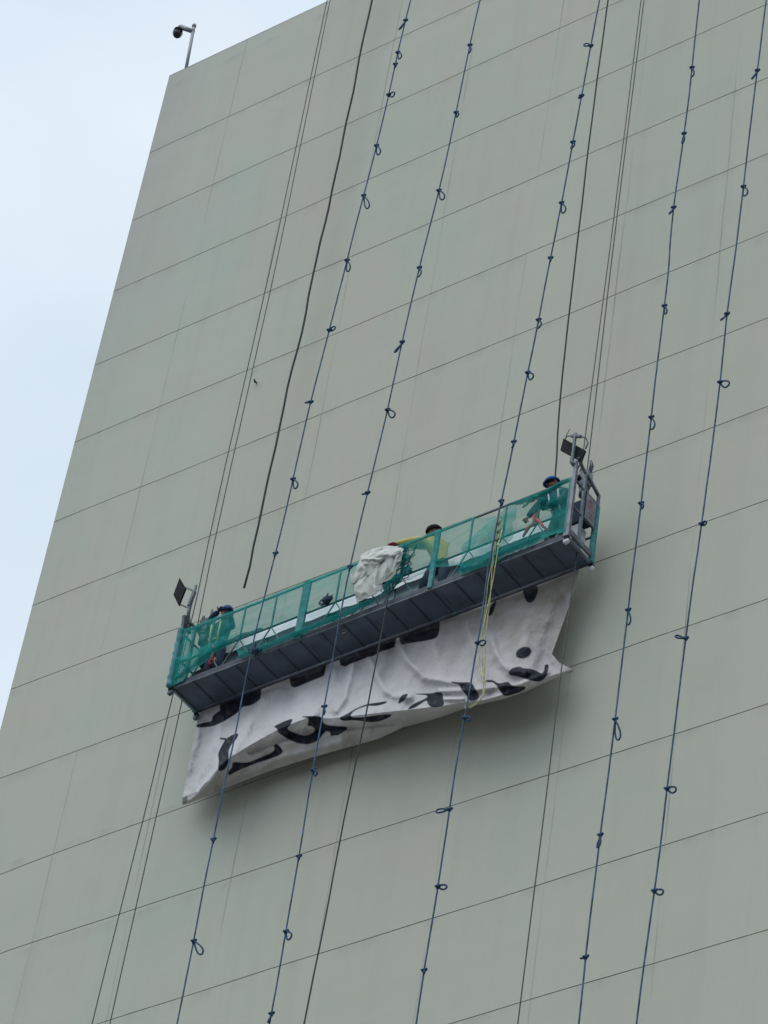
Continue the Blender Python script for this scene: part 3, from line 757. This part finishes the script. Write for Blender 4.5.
# ------------------------------------------------------------------ white cloth bundle over the front rail
def bundle():
    # several layers of one thin sheet, gathered and thrown over the rail
    sheets = [  # top-left, top-right, bottom-right, bottom-left in the photo, distance before the rail, pleats, seed
        ((351,579),(403,550),(404,557),(359,600), .05, 3.2, 1),
        ((350,575),(376,560),(384,589),(357,603), .11, 2.3, 2),
        ((366,560),(398,546),(392,574),(368,594), .14, 2.1, 3),
        ((361,555),(385,547),(378,570),(351,584), .19, 1.8, 4),
        ((380,547),(404,549),(400,566),(386,578), .17, 1.4, 5),
        ((360,557),(402,548),(398,556),(366,567), .22, 2.6, 6)]
    o = None; base = lw((3.55, -.06, 1.2)); NU, NV = 70, 50; V = []; Fc = []
    for k, (tl, tr, br, bl, y0, pl, sd) in enumerate(sheets):
        off = len(V)
        for i in range(NU):
            u = i / (NU - 1)
            for j in range(NV):
                t = j / (NV - 1)
                x = (tl[0]*(1-u)+tr[0]*u)*(1-t) + (bl[0]*(1-u)+br[0]*u)*t; y = (tl[1]*(1-u)+tr[1]*u)*(1-t) + (bl[1]*(1-u)+br[1]*u)*t
                y -= 2.0 * math.sin(math.pi * u) * (1 - t)                                   # crown of the gather
                y += 2.6 * noise.noise(Vector((u * 4, sd * 5, 1))) * t ** 2 + 1.2 * noise.noise(Vector((u * 4, sd, 3))) * (1 - t)
                x += 2.4 * noise.noise(Vector((t * 3.5, sd * 3, 7))) * abs(2 * u - 1) ** 2
                wv = u * pl + .9 * noise.noise(Vector((u * 2.2, t * 2.0, sd * 2.7))) + .10 * noise.noise(Vector((u * 7, t * 5, sd)))
                f1 = 1 - abs(2 * (wv - math.floor(wv)) - 1); f1 = f1 ** 1.4
                d = y0 * .75 + .046 * f1 * (.35 + .65 * math.sin(math.pi * min(1, t * .8 + .15))) + .010 * noise.noise(Vector((u * 6, t * 5, sd))) + .05 * math.sin(math.pi * t)
                if k < 5: d -= .05 * (abs(2 * u - 1) ** 4)
                V.append(lw(loc(x, y, 1, -.02 - d)) - base)
        for i in range(NU - 1):
            for j in range(NV - 1):
                q = off + i * NV + j; Fc.append((q, q + NV, q + NV + 1, q + 1))
    m = MB(); m.add(V, Fc, True); o = m.build('white_cloth', M['cloth']); o.location = base
    sm = o.modifiers.new('thickness', 'SOLIDIFY'); sm.thickness = .006
    tag(o, 'crumpled white cloth bundle pulled over the front rail by the worker in yellow', 'cloth')
bundle()

# ------------------------------------------------------------------ netting
def netting():
    root = empty('safety_net', (0, 0, 0), 'translucent teal green safety netting tied along the front of the cradle', 'safety net', frame=PM)
    def panel(x0, x1, zt, zb, name='net_panel', mtl=None, amp=.03, nu=160, nv=36, y0=-.035, layers=None, seed=0):
        P = np.zeros((nu, nv, 3)); LY = np.zeros((nu, nv))
        for i in range(nu):
            u = i / (nu - 1); x = x0 + (x1 - x0) * u; a, b = zt(x), zb(x)
            for j in range(nv):
                t = j / (nv - 1); z = a + (b - a) * t
                y = y0 - amp * abs(fbm(x * 2.5 + seed, z * 2.2, seed * 3.1)) * math.sin(math.pi * min(1, t * 1.1 + .05)) - .012 * noise.noise(Vector((x * 9 + z * 3, z * 2, seed)))
                P[i, j] = (x, y, z); LY[i, j] = layers(x, z) if layers else 0
        return grid_mesh(name, P, mtl or M['net'], root, {'layers': LY})
    # three bay panels, top rail to the bottom beam
    def zb(x):   # lower hem
        return interp([(0, -.02), (.25, .0), (.35, .12), (.8, .34), (1.2, .45), (1.35, .12), (1.5, .0), (2.4, .03), (3.2, .05), (3.9, .12), (4.3, .30), (5.0, .38), (5.5, .25), (5.75, .02), (6.1, -.02), (6.6, .05), (7.0, .09), (7.5, .1)], x) + .02 * math.sin(x * 9)
    def lay(x, z):
        h = z - zb(x); b = .42 * math.exp(-(h / .07) ** 2)                       # hem folded up
        b += .22 * math.exp(-((z - 1.18) / .05) ** 2) + .12 * math.exp(-((z - .53) / .05) ** 2)
        b += .10 * np.interp(x, [0, .6, .9, 1.3, 5.6, 6.2, 6.9, 7.5], [.6, .5, .3, 0, 0, .5, .4, .4])
        b += .20 * max(0, noise.noise(Vector((x * 1.3 + z * 1.5, z * 3, 3))))
        if 1.25 < x < 6.0 and z < .5: b -= .20 * min(1, (x - 1.25) * 4, (6.0 - x) * 4)
        b -= .22 * math.exp(-((x - 6.75) / .28) ** 2 - ((z - .62) / .22) ** 2)
        return b
    zt0 = lambda x: 1.20 - .012 * abs(math.sin(x * 5))
    panel(.0, SEC, zt0, zb, layers=lay, seed=1); panel(SEC + .001, 2 * SEC, zt0, zb, layers=lay, seed=2)
    def zt2(x): return interp([(4.9, 1.19), (5.6, 1.18), (5.85, 1.05), (6.1, 1.0), (6.35, 1.14), (6.6, 1.16), (6.95, 1.14), (7.3, 1.2), (7.5, 1.22)], x)
    panel(2 * SEC + .001, PL - .02, zt2, zb, layers=lay, seed=3)
    # second, loose layer over the right bay where the net is gathered
    panel(5.55, 6.5, lambda x: interp([(5.5, .60), (6.0, .9), (6.9, 1.0)], x), lambda x: interp([(5.5, -.02), (6.1, -.03), (6.5, .35), (6.9, .5)], x), amp=.12, layers=lambda x, z: .12, seed=5, y0=-.05)
    panel(.02, 1.25, lambda x: interp([(0, .55), (.6, .6), (1.25, .62)], x), lambda x: interp([(0, .0), (.3, .22), (1.25, .50)], x), amp=.10, layers=lambda x, z: .08, seed=6, y0=-.05)
    # left end
    nu, nv = 24, 36; P = np.zeros((nu, nv, 3))
    for i in range(nu):
        for j in range(nv): y = -.03 + (PW + .03) * i / (nu - 1); z = 1.2 * j / (nv - 1); P[i, j] = (-.045 - .02 * abs(fbm(y * 4, z * 2, 1)), y, z)
    grid_mesh('net_panel', P, M['net'], root, {'layers': np.full((nu, nv), .12)})
    # rolled hems and gathered lumps
    def roll(pts, r, seed, n=60):
        pts = [Vector(p) for p in pts]; out = []; rr = []
        ts = np.linspace(0, 1, len(pts))
        for i in range(n):
            t = i / (n - 1); p = Vector([float(np.interp(t, ts, [q[k] for q in pts])) for k in range(3)])
            p += Vector((0, .02 * noise.noise(Vector((t * 14, seed, 0))), .025 * noise.noise(Vector((t * 12, seed, 5))))); out.append(p)
            rr.append(r * (1 + .55 * noise.noise(Vector((t * 22, seed, 9)))) * min(1, .25 + 8 * t, .25 + 8 * (1 - t)))
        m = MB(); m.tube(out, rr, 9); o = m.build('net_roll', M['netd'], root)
        return o
    LZ = lambda x, y, yy=-.06: tuple(loc(x, y, 1, yy))
    roll([(1.3, -.06, .04), (1.9, -.07, .03), (2.6, -.07, .06), (3.5, -.07, .09), (4.0, -.07, .16)], .040, 1)
    roll([(.1, -.06, .08), (.35, -.07, .20), (.8, -.07, .42), (1.3, -.06, .50), (1.75, -.03, .50)], .034, 2)
    roll([(5.5, -.06, .10), (5.9, -.07, .02), (6.4, -.07, .10), (7.0, -.06, .14)], .035, 3)
    roll([(6.35, -.05, 1.10), (6.8, -.06, 1.03), (7.1, -.05, 1.06), (7.40, -.05, 1.18)], .034, 4)
    roll([(6.6, -.08, .90), (6.9, -.08, 1.02), (7.3, -.06, 1.12)], .022, 5)
    m = MB(); m.tube([(.0 + .006 * math.sin(k * 1.3), -.055, z_) for k, z_ in enumerate(np.linspace(-.02, 1.21, 26))], [.048 + .006 * math.sin(k * 1.9) for k in range(26)], 10); m.build('net_roll', M['teal'], root)
    def lump(px, py, r, seed, yy=-.08, mtl='netd', tw=3):
        m = MB(); c = Vector(loc(px, py, 1, yy)); rnd = random.Random(seed)
        for k in range(tw):
            q = c + Vector((rnd.uniform(-r, r), rnd.uniform(-.02, .02), rnd.uniform(-r, r)))
            pts = [q + Vector((r * .9 * math.cos(a * 1.0 + rnd.random()), .03 * math.sin(a * 2), r * .9 * math.sin(a * 1.3 + rnd.random()))) for a in np.linspace(0, 6, 14)]
            m.tube(pts, .010, 6)
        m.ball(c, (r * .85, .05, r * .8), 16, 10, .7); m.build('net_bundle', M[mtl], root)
    lump(327, 600, .085, 1, mtl='navyc'); lump(255, 651, .07, 2, mtl='navyc', tw=2)
    lump(404, 560, .13, 3, tw=3); lump(405, 549, .07, 4, tw=1); lump(397, 579, .12, 5, tw=3); lump(388, 586, .10, 6, tw=3); lump(408, 571, .08, 9, tw=2)
    lump(553, 503, .07, 7, tw=2); lump(543, 501, .06, 8, tw=2)
netting()

# ------------------------------------------------------------------ yellow rope looped over the rail
def yellow_rope():
    L_ = lambda x, y, d=1.17: Vector(wp(x, y, d))
    base = Vector(lw((6.1, -.07, 1.2)))
    o = empty('yellow_rope', base, 'thin pale yellow rope hung in long loops from the front rail', 'rope')
    tr = [[(500,512),(499,530),(496,545),(492,570),(490,600),(486,630),(485,660),(484,684),(482,698),(475,705),(468,709)],
          [(497,513),(495,535),(493,560),(488,580),(484,620),(482,650),(483,675),(486,690),(480,700),(470,707),(465,705),(466,712)],
          [(502,530),(498,548),(494,575),(487,610),(480,640),(479,665),(484,690),(484,697)]]
    for k, t in enumerate(tr):
        m = MB(); P = []
        n = 50; ts = np.linspace(0, 1, len(t))
        for a in np.linspace(0, 1, n):
            x, y = np.interp(a, ts, [q[0] for q in t]), np.interp(a, ts, [q[1] for q in t]); P.append(L_(x + .4 * noise.noise(Vector((a * 9, k, 0))), y, 1.16 + .03 * k) - base)
        m.tube(P, .007, 6); m.build('strand', M['yellow'], o)
    m = MB()
    m.tube([L_(499.5 + .9 * math.cos(a) - a * .12, 520 + a * 1.3, 1.17 + .02 * math.sin(a)) - base for a in np.linspace(0, 20, 60)], .018, 6)
    m.build('coil', M['yellow'], o)
yellow_rope()
def cable_coil():
    o = empty('cable_coil', lw((.42, .17, .1)), 'coil of black cable lying on the deck at the left end', 'cable coil')
    m = MB()
    for k in range(5):
        m.tube([(.24 * math.cos(a) * (1 - k * .04), .09 * math.sin(a), .03 + .018 * k + .07 * (1 + math.cos(a * 1.0)) * .5) for a in np.linspace(0, 2 * math.pi, 28)[:-1]], .014, 6, closed=True)
    m.build('cable', M['rubber'], o)
cable_coil()

# ------------------------------------------------------------------ people
def person(name, label, J, mats, gear, face):
    """J: joints in cradle coordinates. one skinned body; materials follow the nearest limb"""
    base = Vector(lw(((J['footL'][0] + J['footR'][0]) / 2, (J['footL'][1] + J['footR'][1]) / 2, .03)))
    root = empty('person', base, label, 'person')
    W_ = {k: Vector(lw(v)) - base for k, v in J.items()}
    chain = [('pelvis','waist',.135,.125),('waist','chest',.125,.155),('chest','neck',.155,.06),('neck','head0',.06,.07),
             ('chest','shL',.12,.075),('shL','elL',.078,.062),('elL','wrL',.062,.044),('chest','shR',.12,.075),('shR','elR',.078,.062),('elR','wrR',.062,.044),
             ('pelvis','hipL',.12,.10),('hipL','knL',.095,.065),('knL','anL',.062,.045),('anL','footL',.05,.04),('pelvis','hipR',.12,.10),('hipR','knR',.095,.065),('knR','anR',.062,.045),('anR','footR',.05,.04)]
    rad = {}
    for a, b, ra, rb in chain: rad.setdefault(a, ra); rad.setdefault(b, rb)
    names = list(rad); names.remove('pelvis'); names.insert(0, 'pelvis'); ix = {n: i for i, n in enumerate(names)}
    me = bpy.data.meshes.new('body_skel'); me.from_pydata([W_[n] for n in names], [(ix[a], ix[b]) for a, b, _, _ in chain], [])
    ob = bpy.data.objects.new('body_skel', me); scn.collection.objects.link(ob)
    sk = ob.modifiers.new('skin', 'SKIN'); sk.use_smooth_shade = True
    for n in names:
        r = rad[n]; me.skin_vertices[0].data[ix[n]].radius = (r, r * (.8 if n in ('waist', 'chest', 'pelvis') else 1))
    me.skin_vertices[0].data[0].use_root = True
    ob.modifiers.new('sub', 'SUBSURF').levels = 2; ob.modifiers['sub'].render_levels = 2
    dg = bpy.context.evaluated_depsgraph_get(); dg.update(); ev = ob.evaluated_get(dg); m2 = bpy.data.meshes.new_from_object(ev)
    seg = {'pelvis-waist': 1, 'waist-chest': 1, 'chest-neck': 1, 'neck-head0': 0}
    mb = MB(); vv = [v.co.copy() for v in m2.vertices]
    def reg(c):
        best = (9, 0)
        for a, b, _, _ in chain:
            A, B = W_[a], W_[b]; t = max(0, min(1, (c - A).dot(B - A) / max(1e-9, (B - A).length_squared))); d = (c - A.lerp(B, t)).length
            if d < best[0]:
                k = 1
                if a == 'neck': k = 0
                elif a[:2] in ('sh', 'el') : k = 3
                elif a.startswith('hip') or a.startswith('kn') or b.startswith('hip'): k = 2
                elif a.startswith('an'): k = 4
                best = (d, k)
        return best[1]
    for p in m2.polygons:
        mb.mi = reg(p.center); mb.f.append(tuple(p.vertices)); mb.m.append(mb.mi); mb.smooth.append(True)
    mb.v = [tuple(v) for v in vv]
    bpy.data.objects.remove(ob)
    # head with face, joined in the same mesh
    H = W_['head']; fd = Vector(PA @ np.array(face)).normalized(); upv = (H - W_['neck']).normalized(); upv = (upv - fd * upv.dot(fd)).normalized(); rt = fd.cross(upv)
    Rm = Matrix((rt, fd, upv)).transposed()
    mb.mi = 0; mb.ball(H, (.078, .098, .115), 16, 12, rot=Rm)
    mb.tube([H + fd * .09 + upv * .02, H + fd * .115 - upv * .012, H + fd * .095 - upv * .03], [.008, .015, .012], 8)
    for s in (-1, 1): mb.ball(H + rt * s * .078, (.012, .022, .032), 8, 6, rot=Rm)
    mb.ball(H + fd * .085 - upv * .06, (.028, .014, .008), 8, 6, rot=Rm)
    mb.mi = 5
    for s in (-1, 1): mb.ball(H + fd * .088 + rt * s * .03 + upv * .012, (.012, .008, .007), 8, 6, rot=Rm)
    # hands: palm, four bent fingers, thumb
    for sd in 'LR':
        A = W_['wr' + sd]; dr = (A - W_['el' + sd]).normalized(); sidev = dr.cross(Vector((0, 0, 1)) if abs(dr.z) < .9 else fd).normalized(); dn = dr.cross(sidev).normalized()
        mb.mi = 6; mb.ball(A + dr * .05, (.042, .055, .018), 10, 8, rot=Matrix((sidev, dr, dn)).transposed())
        for k in range(4):
            o_ = (k - 1.5) * .021; ln = (.062, .074, .07, .054)[k]; p0 = A + dr * .085 + sidev * o_
            mb.tube([p0, p0 + dr * ln * .5 + dn * .008, p0 + dr * ln * .75 + dn * .03, p0 + dr * ln * .7 + dn * .05], [.010, .0095, .0085, .007], 6)
        p0 = A + dr * .03 + sidev * .035; mb.tube([p0, p0 + sidev * .03 + dr * .02, p0 + sidev * .038 + dr * .05 + dn * .015], [.012, .011, .008], 6)
    body = mb.build('body', [mats['skin'], mats['top'], mats['legs'], mats['sleeve'], M['boot'], M['dark'], mats['hand']], root)
    # boots soles reach forward a little
    for sd in 'LR':
        p = W_['foot' + sd]; m = MB(); a = W_['an' + sd]; dd = Vector((fd.x, fd.y, 0)).normalized()
        m.ball(p + dd * .05, (.05, .12, .045), 10, 8, rot=Matrix((dd.cross(Vector((0,0,1))), dd, Vector((0,0,1)))).transposed()); m.build('boot', M['boot'], root)
    gear(root, W_, H, Rm, fd, upv, rt)
    return root
def helmet(root, H, Rm, mtl, brim=True, name='helmet', tilt=0):
    m = MB(); n, k = 20, 7; vs = []
    for i in range(k + 1):
        th = math.pi / 2 * i / k
        for j in range(n):
            a = 2 * math.pi * j / n; rr = 1.0
            v = Vector((.108 * math.sin(th) * math.cos(a), .132 * math.sin(th) * math.sin(a), .115 * math.cos(th) + .025)); vs.append(H + Rm @ v)
    m.add(vs, [(i*n+j, (i+1)*n+j, (i+1)*n+(j+1)%n, i*n+(j+1)%n) for i in range(k) for j in range(n)], True)
    o = m.build(name, mtl, root); sm = o.modifiers.new('t', 'SOLIDIFY'); sm.thickness = .008
    if brim:
        b = MB(); vs = []
        for j in range(n):
            a = 2 * math.pi * j / n; e = 1.08 + .22 * max(0, math.sin(a)) ** 2
            vs.append(H + Rm @ Vector((.106 * math.cos(a), .13 * math.sin(a), .027))); vs.append(H + Rm @ Vector((.106 * e * math.cos(a), .13 * e * math.sin(a), .015)))
        b.add(vs, [(2*j, 2*j+1, (2*j+3) % (2*n), (2*j+2) % (2*n)) for j in range(n)], True); q = b.build('brim', mtl, o); sm = q.modifiers.new('t', 'SOLIDIFY'); sm.thickness = .008
    c = MB(); c.tube([H + Rm @ Vector((.102 * math.cos(a), .126 * math.sin(a), .045)) for a in np.linspace(0, 6.283, 24)[:-1]], .008, 6, closed=True); c.build('band', M['dark'], o)
    return o
def strap(root, pts, r, mtl, name): m = MB(); m.tube(pts, r, 6); return m.build(name, mtl, root)
def torso_loop(W_, s, fd, rt, off=.125):
    c, p = W_['chest'], W_['pelvis']
    return [c + rt * s * .08 + Vector((0, 0, .13)) - fd * .02, c + rt * s * .09 + fd * off + Vector((0, 0, .05)), c.lerp(p, .5) + rt * s * .08 + fd * off, p + rt * s * .07 + fd * off + Vector((0, 0, .05)),
            ]
def gear1(root, W_, H, Rm, fd, up, rt):
    helmet(root, H, Rm, M['helmetd'])
    v = W_['chest']
    for s in (-1, 1): strap(root, torso_loop(W_, s, Vector(-ay), Vector(ax), .135), .018, M['lime'], 'reflective_strip')
    p = W_['waist']; m = MB(); m.tube([p + Vector((.135 * math.cos(a), .11 * math.sin(a), 0)) for a in np.linspace(0, 6.283, 20)[:-1]], .017, 6, closed=True); m.build('reflective_strip', M['lime'], root)
    k = W_['knR'] + Vector((0, -.10, .0)); m = MB()
    m.tube([W_['pelvis'] + Vector((.03, -.14, -.02)), k + Vector((-.02, -.02, .1)), k + Vector((-.06, -.02, .02)), k + Vector((.0, -.03, -.07)), k + Vector((.07, -.02, .0)), k + Vector((.03, 0, .08))], .024, 6); m.build('lanyard', M['orange'], root)
def gear2(root, W_, H, Rm, fd, up, rt):
    helmet(root, H, Rm, M['helmetk'], False, 'cap')
def gear3(root, W_, H, Rm, fd, up, rt):
    helmet(root, H, Rm, M['helmet'])
    m = MB(); m.tube([H + Rm @ Vector((.085 * math.cos(a), .105 * math.sin(a), .0)) for a in np.linspace(.2, 2.94, 12)], .020, 6); m.build('goggles', M['dark'], root)
    for s in (-1, 1): strap(root, torso_loop(W_, s, Vector(-ay), Vector(ax), .14), .016, M['white'], 'harness_strap')
    L_ = lambda x, y, yy: Vector(lw(loc(x, y, 1, yy))) - Vector(root.location)
    for a, b in (((523, 537), (538, 519)), ((533, 518), (549, 531)), ((536, 514), (534, 526))):
        A, B = L_(*a, .0), L_(*b, .0); m = MB(); m.tube([A, A.lerp(B, .35) + Vector((0, -.02, .03)), A.lerp(B, .7) + Vector((0, -.02, -.01)), B], [.016, .030, .022, .012], 8); m.build('red_webbing', M['orange'], root)
person('person', 'worker with lime strips and dark blue helmet stooping at the left end of the cradle',
    dict(pelvis=(.44,.40,.92), waist=(.44,.39,1.08), chest=(.47,.36,1.30), neck=(.52,.33,1.47), head0=(.545,.32,1.53), head=(.575,.30,1.585),
         shL=(.29,.37,1.39), elL=(.22,.33,1.63), wrL=(.42,.27,1.67), shR=(.63,.34,1.36), elR=(.80,.26,1.16), wrR=(.88,.08,1.25),
         hipL=(.36,.40,.86), knL=(.34,.36,.48), anL=(.33,.40,.12), footL=(.33,.38,.08), hipR=(.53,.38,.86), knR=(.56,.33,.48), anR=(.57,.38,.12), footR=(.57,.36,.08)),
    dict(skin=M['skin'], top=M['navyc'], legs=M['navyc'], sleeve=M['navyc'], hand=M['navyc']), gear1, (.6, -.7, -.3))
person('person', 'worker in yellow shirt and dark cap reaching along the front rail of the cradle',
    dict(pelvis=(4.76,.40,.90), waist=(4.75,.38,1.06), chest=(4.70,.34,1.27), neck=(4.68,.30,1.42), head0=(4.675,.29,1.47), head=(4.67,.27,1.53),
         shL=(4.58,.20,1.36), elL=(4.38,.08,1.32), wrL=(4.18,.0,1.29), shR=(4.78,.42,1.34), elR=(4.50,.26,1.31), wrR=(4.24,.10,1.31),
         hipL=(4.68,.36,.84), knL=(4.60,.28,.48), anL=(4.52,.32,.12), footL=(4.50,.31,.08), hipR=(4.85,.42,.84), knR=(4.90,.34,.48), anR=(4.97,.38,.12), footR=(4.95,.37,.08)),
    dict(skin=M['skin'], top=M['hivis'], legs=M['denim'], sleeve=M['hivis'], hand=M['orange']), gear2, (-.8, -.5, -.3))
person('person', 'worker in bright blue helmet half hidden by netting at the right cradle end',
    dict(pelvis=(6.98,.42,.90), waist=(6.97,.40,1.06), chest=(6.92,.36,1.32), neck=(6.87,.33,1.50), head0=(6.85,.32,1.56), head=(6.83,.31,1.625),
         shL=(6.74,.30,1.39), elL=(6.62,.20,1.08), wrL=(6.62,.08,.84), shR=(7.08,.38,1.39), elR=(7.04,.24,1.10), wrR=(6.84,.08,.90),
         hipL=(6.89,.42,.84), knL=(6.84,.34,.47), anL=(6.84,.40,.12), footL=(6.84,.38,.08), hipR=(7.07,.42,.84), knR=(7.10,.34,.47), anR=(7.12,.40,.12), footR=(7.12,.38,.08)),
    dict(skin=M['skin'], top=M['navyc'], legs=M['greenv'], sleeve=M['navyc'], hand=M['skin']), gear3, (-.45, -.8, -.35))
